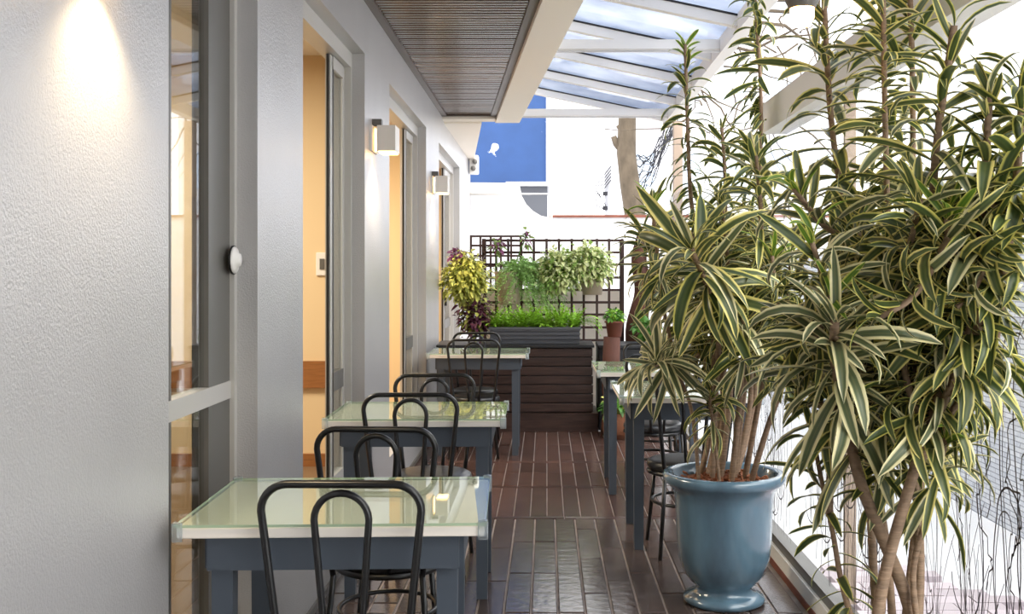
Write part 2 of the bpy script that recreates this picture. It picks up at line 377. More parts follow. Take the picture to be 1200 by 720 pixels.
# glass canopy
XE = 1.12
def rz(x): return 2.79+.212*(XE-x)
cp = struct('ceiling_canopy')
rafters = [-1.55+.95*i for i in range(13)]
for i, Y in enumerate(rafters):
    x0 = bx_out(Y)-.02
    def slab(ya, yb, za, zb):
        xa, xb = bx_out(ya)-.02, XE
        vs = [(xa, ya, rz(xa)+za), (xb, ya, rz(xb)+za), (xb, yb, rz(xb)+za), (xa, yb, rz(xa)+za), (xa, ya, rz(xa)+zb), (xb, ya, rz(xb)+zb), (xb, yb, rz(xb)+zb), (xa, yb, rz(xa)+zb)]
        m = MB(); m.add(vs, [(3, 2, 1, 0), (4, 5, 6, 7), (0, 1, 5, 4), (1, 2, 6, 5), (2, 3, 7, 6), (3, 0, 4, 7)]); return m
    part('rafter', slab(Y-.03, Y+.03, -.07, 0), M['white'], cp)
    part('glazing_strip', slab(Y-.035, Y-.031, -.012, .0), M['black'], cp)
    if i < len(rafters)-1:
        part('roof_pane', slab(Y+.0, Y+.95, .002, .012), M['canopy'], cp)
part('eave_beam', B(XE-.04, XE+.04, -1.5, 9.9, 2.70, 2.80), M['white'], cp)
for Y in (6.65, 9.48, 3.8):
    part('tie_beam', B(bx_out(Y)-.02, XE, Y-.03, Y+.03, 2.725, 2.785), M['white'], cp)
    part('tie_rod', B(bx_out(Y)-.02, XE, Y-.035, Y-.02, 2.705, 2.718), M['alu'], cp)
part('trim_post', B(1.15, 1.23, 9.6, 9.7, 0, 2.70), M['post'], kind='structure')

# ------------------------------------------------------------------ floor
fl = struct('floor')
part('floor_bed', B(XI, 1.06, -1.5, 13, -.06, -.006), M['grout'], fl)
def plank(x0, x1, y0, y1, mat, g=.003):
    t = random.uniform(-.0012, .0012); u = random.uniform(-.001, .001); zz = random.uniform(-.001, .001)
    b = .003; mb = MB(); x0 += g; x1 -= g; y0 += g; y1 -= g
    vs = [(x0, y0, -.02), (x1, y0, -.02), (x1, y1, -.02), (x0, y1, -.02),
          (x0, y0, zz-b), (x1, y0, zz-b), (x1, y1, zz-b), (x0, y1, zz-b),
          (x0+b, y0+b, zz-t-u), (x1-b, y0+b, zz+t-u), (x1-b, y1-b, zz+t+u), (x0+b, y1-b, zz-t+u)]
    mb.add(vs, [(0, 1, 5, 4), (1, 2, 6, 5), (2, 3, 7, 6), (3, 0, 4, 7), (4, 5, 9, 8), (5, 6, 10, 9), (6, 7, 11, 10), (7, 4, 8, 11), (8, 9, 10, 11)])
    part('floor_plank', mb, mat, fl)
xs = [XW+.0+.0925*i for i in range(22)]
for x in xs:
    x1 = min(x+.0925, 1.03)
    if x1-x < .03: continue
    # far row, right half cut shorter
    cuts = [7.55, 7.93, 8.25, 8.95] if x > .06 else [7.55, 8.2, 8.95]
    if -.45 < x < .06: cuts = [7.55, 8.95] if random.random() < .5 else [7.55, 8.25, 8.95]
    for a, b in zip(cuts, cuts[1:]): plank(x, x1, a, b, M['plank'])
    for a, b in ((6.68, 7.12), (7.12, 7.5)): plank(x, x1, a, b, M['plank'])
    for a, b in ((5.85, 6.63),): plank(x, x1, a, b, M['plank'])
for Y in (5.825, 6.655, 7.525):
    for a, b in ((XW, .1), (.1, 1.03)): plank(a, b, Y-.025, Y+.025, M['plank'], .003)
x = XW
while x < 1.0:
    x1 = min(x+.1075, 1.03); yy = 5.8; first = random.choice((.25, .5, .38, .62)); k = 0
    while yy > 3.3:
        ln = first if k == 0 else .55
        plank(x, x1, max(yy-ln, 3.2), yy, M['plank_near'], .0045); yy -= ln; k += 1
    x = x1
part('near_floor', B(XW, 1.03, -1.5, 3.2, -.02, 0), M['plank_near'], fl)
part('far_floor', B(XW, 1.03, 8.95, 13, -.02, 0), M['outwhite'], fl)

# ------------------------------------------------------------------ right glass wall with line drawing
XG = 1.08
wr = struct('wall_right')
part('bottom_rail', B(1.035, 1.13, -1.5, 9.6, 0, .09), M['white'], wr)
part('bottom_trim', B(1.03, 1.036, -1.5, 9.6, .0, .03), M['terra'], wr)
part('sill_channel', B(1.05, 1.11, -1.5, 9.6, .09, .13), M['alugrey'], wr)
part('top_rail', B(1.03, 1.15, -1.5, 5.1, 2.0, 2.14), M['white'], wr)
panes = [(-1.48, -.7), (-.7, .62), (.62, 1.95), (1.95, 3.25), (3.25, 4.55), (4.55, 5.85), (5.85, 7.1), (7.1, 8.35), (8.35, 9.55)]
inkdefs = {}
for i, (a, b) in enumerate(panes):
    gp = part('glass_pane', B(XG-.005, XG+.005, a+.006, b-.006, .12, 2.0), M['clear'], wr)
    ink = MB()
    rnd = random.Random(40+i)
    def stroke(pts, r=.003):
        # flat printed ribbon on the pane
        for (y0, z0), (y1, z1) in zip(pts, pts[1:]):
            d = Vector((y1-y0, z1-z0)); L = d.length
            if L < 1e-6: continue
            nrm = Vector((-d.y, d.x))/L*r
            ink.add([(XG-.0062, y0+nrm.x, z0+nrm.y), (XG-.0062, y0-nrm.x, z0-nrm.y), (XG-.0062, y1-nrm.x, z1-nrm.y), (XG-.0062, y1+nrm.x, z1+nrm.y)], [(0, 1, 2, 3)])
    cl = lambda v: min(max(v, a+.02), b-.02)
    if i in (3, 4, 5):
        for k in range(11):          # tall arched stalks
            cy = rnd.uniform(a+.15, b-.15); h = rnd.uniform(.7, 1.35); wd = rnd.uniform(.03, .1)
            pts = [(cl(cy-wd+.02*math.sin(t*9)), .15+(h-.15)*t) for t in [j/14 for j in range(15)]]
            pts += [(cl(cy-wd*math.cos(PI*j/10)), h+wd*1.2*math.sin(PI*j/10)) for j in range(11)]
            pts += [(cl(cy+wd+.02*math.sin(t*7)), h-(h-.2)*t) for t in [j/14 for j in range(15)]]
            stroke(pts, rnd.choice((.002, .003)))
        for k in range(13):          # zigzag scribbles
            cy = rnd.uniform(a+.15, b-.15); zt = rnd.uniform(.9, 1.4); pts = []
            for j in range(26):
                pts.append((cl(cy+.035*math.sin(j*.5)+rnd.uniform(-.02, .02)), zt-.022*j+rnd.uniform(-.025, .025)))
            stroke(pts, .0023)
        for k in range(13):          # fan of fine grass lines and hanging loops
            cy = rnd.uniform(a+.1, b-.1); z0 = rnd.uniform(.15, .5)
            for q in range(5):
                dx = (q-2)*.06; stroke([(cl(cy+dx*t*t), z0+t*(.42-abs(dx)*.6)) for t in [j/8 for j in range(9)]], .0014)
            stroke([(cl(cy+.09*math.cos(PI+PI*j/12)), z0+.12+.09*math.sin(PI+PI*j/12)) for j in range(13)], .003)
        part('line_drawing', ink, M['ink'], gp, kind='stuff')
for Y in (3.9,): part('post', B(1.09, 1.13, Y-.012, Y+.012, .13, 2.0), M['post'], wr)

# outside, right: pavers, pale stone wall, street, buildings
part('ground', B(-40, 60, -20, 90, -.2, -.06), M['ground'], kind='structure')
pv = struct('floor_pavers')
me_p = B(-.098, .098, -.045, .045, 0, .05).mesh('paver', M['paver'])
r = 0; yy = 2.9
while yy < 4.95:
    x = 1.26+(r % 2)*.1
    while x < 1.26+.2*int((5.0-yy)*2.2+2) and x < 2.3:
        o = link('paver', me_p, pv); o.location = (x, yy, -.06+random.uniform(-.002, .002)); x += .2
    yy += .094; r += 1
part('wall_stone', B(2.5, 2.75, 1.5, 12, -.06, 1.5), M['stone'], kind='structure')
bw = MB(); bw.prism([(-1.1, -.06), (9, -.06), (9, 2.0), (.05, 2.0), (-.06, 2.02), (-.16, 2.08), (-.24, 2.16), (-.30, 2.27), (-.33, 2.42), (-1.1, 2.43)], 13.0, 13.2, 'y')
part('wall_back', bw, M['outwhite'], kind='structure')
part('trim_coping', B(.04, 9, 12.97, 13.23, 2.0, 2.03), M['terra'], kind='structure')
wf = MB(); wf.tube([(-.92, 12.9, 2.28), (.06, 12.9, 2.28), (.06, 12.9, -.04)], .018, 6, caps=True)
tag(part('pipe_frame', wf, M['white']), 'thin white pipe frame standing before the curved white garden wall', 'frame')
bb = thing('blue_building', 'tall blue building with peeling paint behind the white garden wall', 'building', (-1.4, 20, -.06))
part('facade', B(-3.5, 0, 20, 26, -.06, 9), M['blue'], bb, world=True)
part('corner_strip', B(0, .07, 19.95, 26, -.06, 9), M['outwhite'], bb, world=True)
part('ledge', B(-3.5, -.2, 19.85, 20, 2.72, 2.86), M['greybldg'], bb, world=True)
gb = thing('grey_outbuilding', 'low grey outbuilding in front of the blue building', 'building', (-.2, 16, -.06))
part('wall', B(-.55, .02, 16, 18, -.06, 2.62), M['greybldg'], gb, world=True)
part('roof', B(-.6, .05, 15.9, 18.1, 2.62, 2.68), M['outwhite'], gb, world=True)
ac = thing('meter_box', 'small white box with fittings on the far corner of the facade', 'box', (XW+.03, 12.7, 2.5))
part('case', B(-.02, .085, -.08, .08, 0, .22), M['white'], ac, bevel=.01)
for k in range(2): part('fitting', MB().lathe([(0, .03), (.04, .03), (.05, .0)], (.03+.02*k, -.09, .06+.08*k), 10, Matrix.Rotation(PI/2, 4, 'X')), M['alugrey'], ac)
def building(name, label, x0, x1, y0, y1, h, cols, rows, face, mat, wmat):
    b = thing(name, label, 'building', ((x0+x1)/2, (y0+y1)/2, -.06))
    part('wall', B(x0, x1, y0, y1, -.06, h), mat, b, world=True)
    for i in range(cols):
        for j in range(rows):
            z = 1.2+j*(h-1.5)/rows
            if face == 'y':
                wx = (x1-x0)/cols; c = x0+wx*(i+.5); part('window', B(c-wx*.27, c+wx*.27, y0-.03, y0+.02, z, z+1.1), wmat, b, world=True)
            else:
                wy = (y1-y0)/cols; c = y0+wy*(i+.5); part('window', B(x0-.03, x0+.02, c-wy*.27, c+wy*.27, z, z+1.1), wmat, b, world=True)
building('white_tower', 'overexposed white block far beyond the garden wall', 2.2, 9, 32, 38, 12, 5, 4, 'y', M['outwhite'], M['paleblue'])
building('white_house', 'pale house across the street with bluish window panels', 9, 13, 8, 26, 7, 8, 2, 'x', M['outwhite'], M['paleblue'])

# tree trunk with bare branches, pole, cables
tr = thing('street_tree', 'bare street tree trunk rising behind the white garden wall', 'tree', (1.42, 15, -.06))
tk = MB(); pts = [P(752, 420, 15), P(748, 320, 15), P(744, 250, 15), P(738, 215, 15), P(734, 180, 15), P(735, 140, 15), P(738, 80, 15), P(748, 20, 15)]
pts[0].z = -.06
tk.tube(pts, [.17, .16, .15, .14, .135, .125, .11, .09], 14)
tk.tube([P(732, 178, 15), P(722, 168, 15), P(719, 160, 15)], [.07, .05, .04], 8); tk.tube([P(733, 155, 15), P(725, 146, 15)], [.07, .05], 8)
part('trunk', tk, M['bark'], tr, world=True)
rb = random.Random(3); br = MB()
for k in range(60):
    s0 = P(rb.uniform(745, 960), rb.uniform(-30, 150), rb.uniform(14, 17)); d = Vector((rb.uniform(-1, 1), rb.uniform(-.3, .3), rb.uniform(-.8, .6)))
    q = [s0]
    for j in range(5): q.append(q[-1]+d*.22); d += Vector((rb.uniform(-.5, .5), 0, rb.uniform(-.5, .5)))
    br.tube(q, [.016, .014, .011, .009, .006, .004], 5, caps=False)
for k in range(5): br.tube([P(738, 80-k*8, 15), P(800+k*20, 40-k*10, 15.3), P(880+k*20, 60-k*15, 15.6), P(960, 20+k*20, 15.8)], [.05, .035, .025, .01], 6, caps=False)
part('bare_twigs', br, M['bark'], tr, world=True, kind='stuff')
up = thing('utility_pole', 'thin utility pole with meters left of the bare tree trunk', 'pole', (P(712, 0, 22).x, 22, -.06))
part('shaft', MB().tube([(P(716, 0, 22).x, 22, -.06), (P(716, 0, 22).x, 22, 5.2)], .13, 10), M['pole'], up, world=True)
for k in range(4):
    part('bracket', B(P(709, 0, 22).x-.05, P(714, 0, 22).x, 21.9, 22, 2.0+.3*k, 2.08+.3*k), M['cable'], up, world=True)
cb = MB(); rb = random.Random(9)
for k in range(16):
    a = P(790+rb.uniform(-6, 10), 140+rb.uniform(-8, 12), 17); b = P(738+rb.uniform(-5, 15), 190+rb.uniform(-10, 50), 17)
    cb.tube([a.lerp(b, t)+Vector((0, 0, -.35*math.sin(PI*t)*rb.uniform(.2, 1))) for t in [j/8 for j in range(9)]], .011, 4, caps=False)
for k in range(5):
    a = P(716, 150+8*k, 22); b = P(560, 60+20*k, 23)
    a = P(716, 195+4*k, 21.8); b = P(700+3*k, 245, 21.8)
    cb.tube([a, a.lerp(b, .5)+Vector((-.2, 0, 0)), b], .012, 4, caps=False)
tag(part('power_cables', cb, M['cable']), 'tangle of black overhead cables between the tree trunk and the corner post', 'cables', kind='stuff')

# ------------------------------------------------------------------ wall lamps
def sconce(Y, label):
    t = thing('wall_lamp', label, 'lamp', (XW, Y, 1.975), group='square wall lamps')
    part('back_plate', B(0, .012, -.10, .10, 0, .135), M['lampbox'], t)
    sh = MB()                                           # open-bottomed box, held off the plate
    sh.box(.035, .041, -.08, .08, 0, .135); sh.box(.125, .131, -.08, .08, 0, .135)
    sh.box(.041, .125, -.08, -.074, 0, .135); sh.box(.041, .125, .074, .08, 0, .135); sh.box(.041, .125, -.074, .074, .129, .135)
    part('shade', sh, M['lampbox'], t)
    br_ = MB().box(.0, .05, -.025, .025, .135, .175)
    part('bracket', br_, M['alugrey'], t)
    part('diffuser', B(.042, .124, -.073, .073, -.006, .004), M['glow'], t, label='glowing diffuser under the shade')
    part('light_strip', B(.013, .018, -.012, .012, .005, .125), M['glow'], t, label='glowing strip between plate and shade')
    l = bpy.data.lights.new('bulb_light', 'SPOT'); l.energy = 14; l.color = (1, .78, .48); l.shadow_soft_size = .02; l.spot_size = math.radians(125); l.spot_blend = .8
    lo = bpy.data.objects.new('bulb_light', l); COL.objects.link(lo); lo.parent = t; lo.location = (.083, 0, -.03)
sconce(2.17, 'square wall lamp high on the near silver wall before the first window')
sconce(5.66, 'nearer of the two square lamps in view, between the first and second doorways')
sconce(8.62, 'farther small square lamp on the pier before the third doorway')
sp = thing('pendant_lamp', 'small warm pendant lamp glowing under the canopy among the highest leaves', 'lamp', P(940, 10, 2.45))
part('lamp_head', MB().lathe([(.0, .03), (.03, .045), (.08, .04), (.11, .02)], (0, 0, 0), 14), M['alugrey'], sp)
part('bulb', MB().lathe([(-.045, 0), (-.04, .018), (-.02, .028), (.0, .028)], (0, 0, 0), 14), M['bulb'], sp)
part('arm', MB().tube([(0, 0, .1), (.0, 0, .4), (.0, 0, .95)], .005, 6), M['alugrey'], sp)

# ------------------------------------------------------------------ chairs
def hoop(wb, wt, zb, zt, yb, yt, rc, n=7):
    """inverted-U tube centre line; wb/wt half widths at bottom/top"""
    def pt(x, z): t = (z-zb)/(zt-zb); return Vector((x, yb+(yt-yb)*t, z))
    L = [pt(-wb+(wb-wt)*t, zb+(zt-rc-zb)*t) for t in [j/5 for j in range(6)]]
    arc1 = [pt(-wt+rc*(1-math.cos(a)), zt-rc+rc*math.sin(a)) for a in [PI/2*j/n for j in range(1, n+1)]]
    pts = L+arc1; return pts+[Vector((-p.x, p.y, p.z)) for p in pts[::-1]]
def make_chair(label):
    t = thing('bistro_chair', label, 'chair', group='black bentwood style chairs')
    seat = MB().lathe([(.382, .0), (.382, .165), (.389, .175), (.408, .182), (.422, .178), (.431, .163), (.435, .12), (.437, .0)], n=36)
    part('seat', seat, M['vinyl'], t)
    part('seat_ring', MB().tube([(.172*math.cos(a), .172*math.sin(a), .375) for a in [2*PI*j/32 for j in range(32)]], .011, 7, closed=True), M['chair'], t)
    part('back_hoop', MB().tube(hoop(.142, .187, .38, .85, -.183, -.215, .062), .0098, 9), M['chair'], t)
    part('inner_hoop', MB().tube(hoop(.036, .064, .39, .829, -.180, -.212, .0635), .0088, 9), M['chair'], t)
    for sx in (-1, 1):
        part('leg', MB().tube([(sx*.142, -.183, .385), (sx*.155, -.198, .22), (sx*.176, -.225, .0)], .0098, 8), M['chair'], t)
        part('leg', MB().tube([(sx*.115, .125, .375), (sx*.130, .142, .18), (sx*.146, .160, .0)], .0098, 8), M['chair'], t)
    part('foot_ring', MB().tube([(.160*math.cos(a), -.02+.172*math.sin(a), .235) for a in [2*PI*j/32 for j in range(32)]], .008, 7, closed=True), M['chair'], t)
    return t
chairs = [
    (-.473, 2.69, -1, 'nearest black chair, its back to the camera at the nearest left table'),
    (-.522, 3.55, -3, 'black chair standing with its back against the far side of the nearest left table'),
    (-.547, 4.48, 1, 'black chair with its back to the camera at the middle left table'),
    (-.519, 4.86, 183, 'black chair at the far side of the middle left table'),
    (-.521, 7.87, 0, 'black chair with padded seat in front of the farthest left table'),
    (-.554, 8.30, 180, 'black chair behind the farthest left table, by the wooden planter box'),
    (.672, 5.20, 8, 'black chair beside the blue glazed pot, pulled up to the nearer right table'),
    (.650, 6.47, 2, 'black chair standing between the two right hand tables'),
    (.722, 7.10, 180, 'black chair at the far side of the farther right table, partly behind leaves')]
c0 = None
for x, y, r, lab in chairs:
    c = make_chair(lab) if c0 is None else copy_tree(c0)
    if c0 is None: c0 = c
    c.location = (x, y, 0); c.rotation_euler = (0, 0, math.radians(r)); c['label'] = lab

# ------------------------------------------------------------------ tables
def make_table(label, wd, dp):
    t = thing('cafe_table', label, 'table', group='slate framed tables with white tops')
    hx, hy = wd/2, dp/2
    part('table_top', B(-hx+.004, hx-.004, -hy+.004, hy-.004, .715, .7405), M['board'], t, bevel=.003)
    g = part('glass_top', B(-hx, hx, -hy, hy, .7415, .7485), M['tglass'], t)
    e = MB()
    for s in (-1, 1):
        e.box(-hx-.0006, hx+.0006, s*hy-.0006, s*hy+.0006, .742, .748); e.box(s*hx-.0006, s*hx+.0006, -hy, hy, .742, .748)
    part('glass_edge', e, M['tedge'], g)
    for sx in (-1, 1):
        for sy in (-1, 1):
            c = MB(); x, y = sx*hx, sy*hy
            c.prism([(x+sx*.005, y+sy*.005), (x+sx*.005, y-sy*.018), (x-sx*.0, y-sy*.021), (x-sx*.021, y-sy*.0), (x-sx*.018, y+sy*.005)][::1 if sx*sy > 0 else -1], .708, .7535)
            part('corner_clip', c, M['clip'], t, bevel=.004, label='clear plastic corner clip')
    ix, iy = hx-.066, hy-.05
    for s in (-1, 1):
        part('apron', B(-ix, ix, s*iy-.011, s*iy+.011, .63, .7145), M['table'], t)
        part('apron', B(s*ix-.011, s*ix+.011, -iy+.011, iy-.011, .63, .7145), M['table'], t)
    for sx in (-1, 1):
        for sy in (-1, 1):
            cx, cy = sx*(ix-.03), sy*(iy-.037); l = MB(); a, b = .026, .022
            vs = [(cx+i*b, cy+j*b, 0) for i, j in ((-1, -1), (1, -1), (1, 1), (-1, 1))]+[(cx+i*a, cy+j*a, .7145) for i, j in ((-1, -1), (1, -1), (1, 1), (-1, 1))]
            l.add(vs, [(3, 2, 1, 0), (4, 5, 6, 7), (0, 1, 5, 4), (1, 2, 6, 5), (2, 3, 7, 6), (3, 0, 4, 7)])
            part('leg', l, M['table'], t)
    return t
tA = None
for x, y, r, lab in ((-.518, 2.80, 2.0, 'nearest left table with glass over a white top, against the near window'),
                     (-.536, 4.585, .8, 'middle left table with glass top beside the open doorway'),
                     (-.495, 7.985, 0, 'farthest left table in front of the wooden planter box')):
    t = make_table(lab, .732, .57) if tA is None else copy_tree(tA)
    if tA is None: tA = t
    t.location = (x, y, 0); t.rotation_euler = (0, 0, math.radians(r)); t['label'] = lab
tB = None
for x, y, lab in ((.692, 5.43, 'nearer right table partly hidden behind the potted plant leaves'),
                  (.645, 6.70, 'farther right table near the wooden stump and planter box')):
    t = make_table(lab, .68, .70) if tB is None else copy_tree(tB)
    if tB is None: tB = t
    t.location = (x, y, 0); t['label'] = lab

# ------------------------------------------------------------------ variegated plants
def leaf_mesh(elev, droop, mat, name='leaf', seg=7, twist=0.0):
    m = MB(); us = (-1, -.52, 0, .52, 1); pos = Vector((0, 0, 0)); vs = []; uvs = []
    for i in range(seg+1):
        s = i/seg; a = math.radians(max(elev-droop*s**1.15, -86))
        wdt = .165*((s+.05)**.6)*((1-s)**.62)+.0015
        up = Vector((-math.sin(a), 0, math.cos(a)))
        for u in us:
            sd = Vector((0, 1, 0)); tw = twist*s
            sd2 = sd*math.cos(tw)+up*math.sin(tw); up2 = up*math.cos(tw)-sd*math.sin(tw)
            vs.append(pos+sd2*(u*wdt)+up2*(abs(u)*wdt*.28)); uvs.append(((u+1)/2, s))
        pos = pos+Vector((math.cos(a), 0, math.sin(a)))/seg
    fs = [(i*5+j, i*5+j+1, (i+1)*5+j+1, (i+1)*5+j) for i in range(seg) for j in range(4)]
    m.add(vs, fs); m.smooth = True; me = m.mesh(name, mat)
    ul = me.uv_layers.new(name='UVMap')
    for lp in me.loops: ul.data[lp.index].uv = uvs[lp.vertex_index]
    return me, np.array([tuple(v) for v in vs]), fs, uvs
VAR = {}
for mk in ('leaf', 'leafpale', 'leafdark', 'leafnew'):
    for el in (75, 52, 30, 8, -15, -40):
        for dr in (35, 80, 125):
            VAR[(mk, el, dr)] = leaf_mesh(el, dr, M[mk], twist=random.uniform(-.5, .5))
ELS = (75, 52, 30, 8, -15, -40)
def spline(pts, n=10):
    pts = [Vector(p) for p in pts]; out = []
    q = [pts[0]*2-pts[1]]+pts+[pts[-1]*2-pts[-2]]
    for i in range(1, len(q)-2):
        for j in range(n):
            t = j/n; a, b, c, d = q[i-1], q[i], q[i+1], q[i+2]
            out.append(.5*((2*b)+(c-a)*t+(2*a-5*b+4*c-d)*t*t+(3*b-a-3*c+d)*t**3))
    out.append(pts[-1]); return out
def along(path, dist_from_end):
    d = 0
    for i in range(len(path)-1, 0, -1):
        L = (path[i]-path[i-1]).length
        if d+L >= dist_from_end:
            t = (dist_from_end-d)/L; return path[i].lerp(path[i-1], t), (path[i]-path[i-1]).normalized()
        d += L
    return path[0].copy(), (path[1]-path[0]).normalized()
def plant_leaves(stems, rnd):
    out = []
    for st in stems:
        path = st['path']; az = rnd.uniform(0, 6.28)
        n = int(st['n']*(1.4 if st['kind'] == 'rosette' else 1.65)); span = st['span']*(1.5 if st['kind'] == 'rosette' else 1.15); L0 = st['L']*(1.05 if st['kind'] == 'rosette' else 1.15)
        for k in range(n):
            f = k/max(n-1, 1)                                # 0 at tip .. 1 oldest
            p, ax = along(path, span*f)
            az += 2.39996+rnd.uniform(-.45, .45)
            if st['kind'] == 'rosette': e = 78-105*f**.8+rnd.uniform(-24, 24)
            else: e = max(74-190*f, 26-48*min(1, f*1.1))+rnd.uniform(-16, 16)
            el = min(ELS, key=lambda v: abs(v-e))
            dr = rnd.choice((35, 80) if el > 60 else ((35, 80, 125, 125) if el > 0 else (35, 80)))
            if st['kind'] == 'column' and el <= 8: dr = rnd.choice((35, 80))
            L = L0*rnd.uniform(.62, 1.12)*(.62+.38*min(1, f*5))
            mk = st.get('mat') or rnd.choices(('leaf', 'leafpale', 'leafdark'), (5, 2, 3))[0]
            if st.get('young') and f < .1: mk = 'leafnew'
            axb = (ax*st.get('lean', .45)+Vector((0, 0, 1))*(1-st.get('lean', .45))).normalized()
            q = Vector((0, 0, 1)).rotation_difference(axb) @ Quaternion((0, 0, 1), az) @ Quaternion((1, 0, 0), rnd.uniform(-.6, .6))
            out.append((Matrix.LocRotScale(p, q, Vector((L, L*rnd.uniform(.85, 1.15)*st.get('wide', 1.0 if st['kind'] == 'column' else .86), L))), (mk, el, dr), L))
    return out
def build_plant(root, stems, seed):
    rnd = random.Random(seed); base = wloc(root)
    for st in stems:
        m = MB(); k = len(st['path']); r0, r1 = st['r']
        m.tube(st['path'], [.82*r0+(.82*r1-.82*r0)*i/(k-1) for i in range(k)], 9); part('stem', m, M['stem'], root, world=True)
    lv = plant_leaves(stems, rnd)
    for i, (mx, kx, L) in enumerate(lv):                 # keep foliage on this side of the glass
        for turn in range(5):
            A = np.array(mx)
            if (VAR[kx][1] @ A[0, :3]).max()+A[0, 3] < 1.028: break
            mx = mx @ Matrix.Rotation(1.1, 4, 'Z')
        lv[i] = (mx, kx, L)
    def size(l):
        p = l[0].translation; px = 640+p.x*F/p.y; py = 318-(p.z-EYE)*F/p.y
        return l[2]/p.y*(1 if -60 < px < 1260 and -60 < py < 780 else .01)
    lv.sort(key=size, reverse=True)
    for mx, kx, L in lv[:295]:
        o = link('leaf', VAR[kx][0], root); o.matrix_local = Matrix.Translation(-base) @ mx
    rest = lv[295:]
    if not rest: return
    mats = ['leaf', 'leafpale', 'leafdark', 'leafnew']; V = []; FC = []; UV = []; MI = []; off = 0
    for mx, kx, L in rest:
        a = VAR[kx][1]; A = np.array(mx); V.append(a @ A[:3, :3].T+A[:3, 3]-np.array(base)); FC += [tuple(i+off for i in f) for f in VAR[kx][2]]
        UV += VAR[kx][3]; MI += [mats.index(kx[0])]*len(VAR[kx][2]); off += len(a)
    me = bpy.data.meshes.new('foliage'); me.from_pydata(np.concatenate(V).tolist(), [], FC)
    for k in mats: me.materials.append(M[k])
    me.polygons.foreach_set('material_index', MI); me.polygons.foreach_set('use_smooth', [True]*len(FC))
    ul = me.uv_layers.new(name='UVMap'); idx = np.empty(len(me.loops), dtype=np.int32); me.loops.foreach_get('vertex_index', idx)
    ul.data.foreach_set('uv', np.array(UV, dtype=np.float32)[idx].ravel())
    me.update(); o = link('foliage', me, root); o['kind'] = 'stuff'
def ST(kind, pts, n, span, L, r=(.014, .008), **kw):
    pts = [P(*p) if not isinstance(p, Vector) else p.copy() for p in pts]
    for p in pts: p.x = min(p.x, .965)                    # stay on this side of the glass
    return dict(kind=kind, path=spline(pts), n=n, span=span, L=L, r=r, **kw)
POT = [(0, 0), (0, .155), (.012, .166), (.026, .162), (.038, .135), (.05, .114), (.066, .113), (.085, .135), (.12, .164), (.18, .184), (.26, .192), (.36, .195), (.42, .199), (.45, .205), (.472, .219), (.486, .237), (.496, .246), (.515, .248), (.527, .241), (.53, .222), (.52, .21), (.46, .19), (.43, .18)]
def pot_with(label, loc):
    t = thing('potted_dracaena', label, 'plant', loc)
    part('pot', MB().lathe(POT, n=48), M['pot'], t)
    part('soil', MB().lathe([(.485, .197), (.492, .15), (.497, .07), (.5, 0)], n=24), M['soil'], t)
    ch = MB(); rr = random.Random(5)
    for k in range(140):
        a = rr.uniform(0, 6.28); q = rr.uniform(.02, .18); mt = Matrix.Translation((q*math.cos(a), q*math.sin(a), .502)) @ Matrix.Rotation(rr.uniform(0, 6), 4, (rr.random(), rr.random(), 1)).to_4x4()
        ch.box(-.014, .014, -.007, .007, -.003, .003, mt)
    part('bark_chips', ch, M['chip'], t, kind='stuff')
    return t
pa = pot_with('variegated dracaena in a blue glazed pot standing beside the right tables', (.724, 4.35, 0))
def fa(dx, dy): return Vector((.724+dx, 4.35+dy, .48))
TA = (.016, .009)
stemsA = [
    ST('rosette', [fa(-.05, -.02), (838, 470, 4.3), (842, 400, 4.15), (832, 345, 3.85), (810, 292, 3.6)], 46, .26, .30, (.014, .012), lean=.7),
    ST('rosette', [fa(-.1, .0), (812, 490, 4.4), (800, 450, 4.4), (785, 425, 4.2), (768, 428, 4.05)], 40, .13, .24, (.01, .008), wide=.8, mat='leafpale'),
    ST('column', [fa(-.02, .08), (848, 470, 4.5), (838, 360, 4.7), (812, 250, 4.7), (806, 150, 4.7), (803, 52, 4.7)], 66, .95, .15, TA, mat='leafdark', young=True),
    ST('column', [fa(.06, .08), (884, 470, 4.6), (896, 330, 4.8), (902, 200, 4.8), (894, 100, 4.8), (882, -40, 4.8)], 84, 1.2, .17, TA, mat='leafdark'),
    ST('rosette', [fa(.04, .0), (872, 460, 4.35), (888, 350, 4.2), (892, 260, 4.05), (886, 182, 3.95)], 48, .34, .25, TA, young=False),
    ST('rosette', [fa(.09, .03), (888, 480, 4.3), (908, 380, 4.1), (905, 300, 3.95)], 40, .24, .22, TA, young=True),
    ST('rosette', [fa(.02, -.06), (866, 480, 4.2), (872, 400, 4.0), (868, 352, 3.85)], 40, .24, .22, TA),
    ST('rosette', [fa(-.08, .1), (838, 460, 4.7), (800, 380, 4.85), (764, 300, 4.95), (752, 276, 4.95)], 44, .26, .22, TA),
    ST('rosette', [fa(-.01, .02), (856, 460, 4.45), (856, 350, 4.3), (846, 240, 4.2)], 44, .3, .24, TA),
    ST('rosette', [fa(-.06, .04), (842, 480, 4.5), (820, 400, 4.45), (783, 345, 4.35)], 36, .2, .22, TA),
    ST('column', [fa(-.04, .06), (846, 470, 4.6), (850, 350, 4.7), (850, 220, 4.7), (846, 150, 4.7)], 46, .6, .17, TA),
    ST('rosette', [fa(-.03, -.1), (836, 500, 4.25), (832, 470, 4.2), (835, 452, 4.15)], 30, .16, .17, (.009, .006)),
    ST('rosette', [fa(.1, -.04), (900, 500, 4.2), (925, 430, 4.0), (935, 380, 3.9)], 30, .18, .2, TA),
    ST('rosette', [fa(.05, .05), (880, 460, 4.5), (868, 330, 4.55), (835, 285, 4.5)], 36, .22, .22, TA),
]
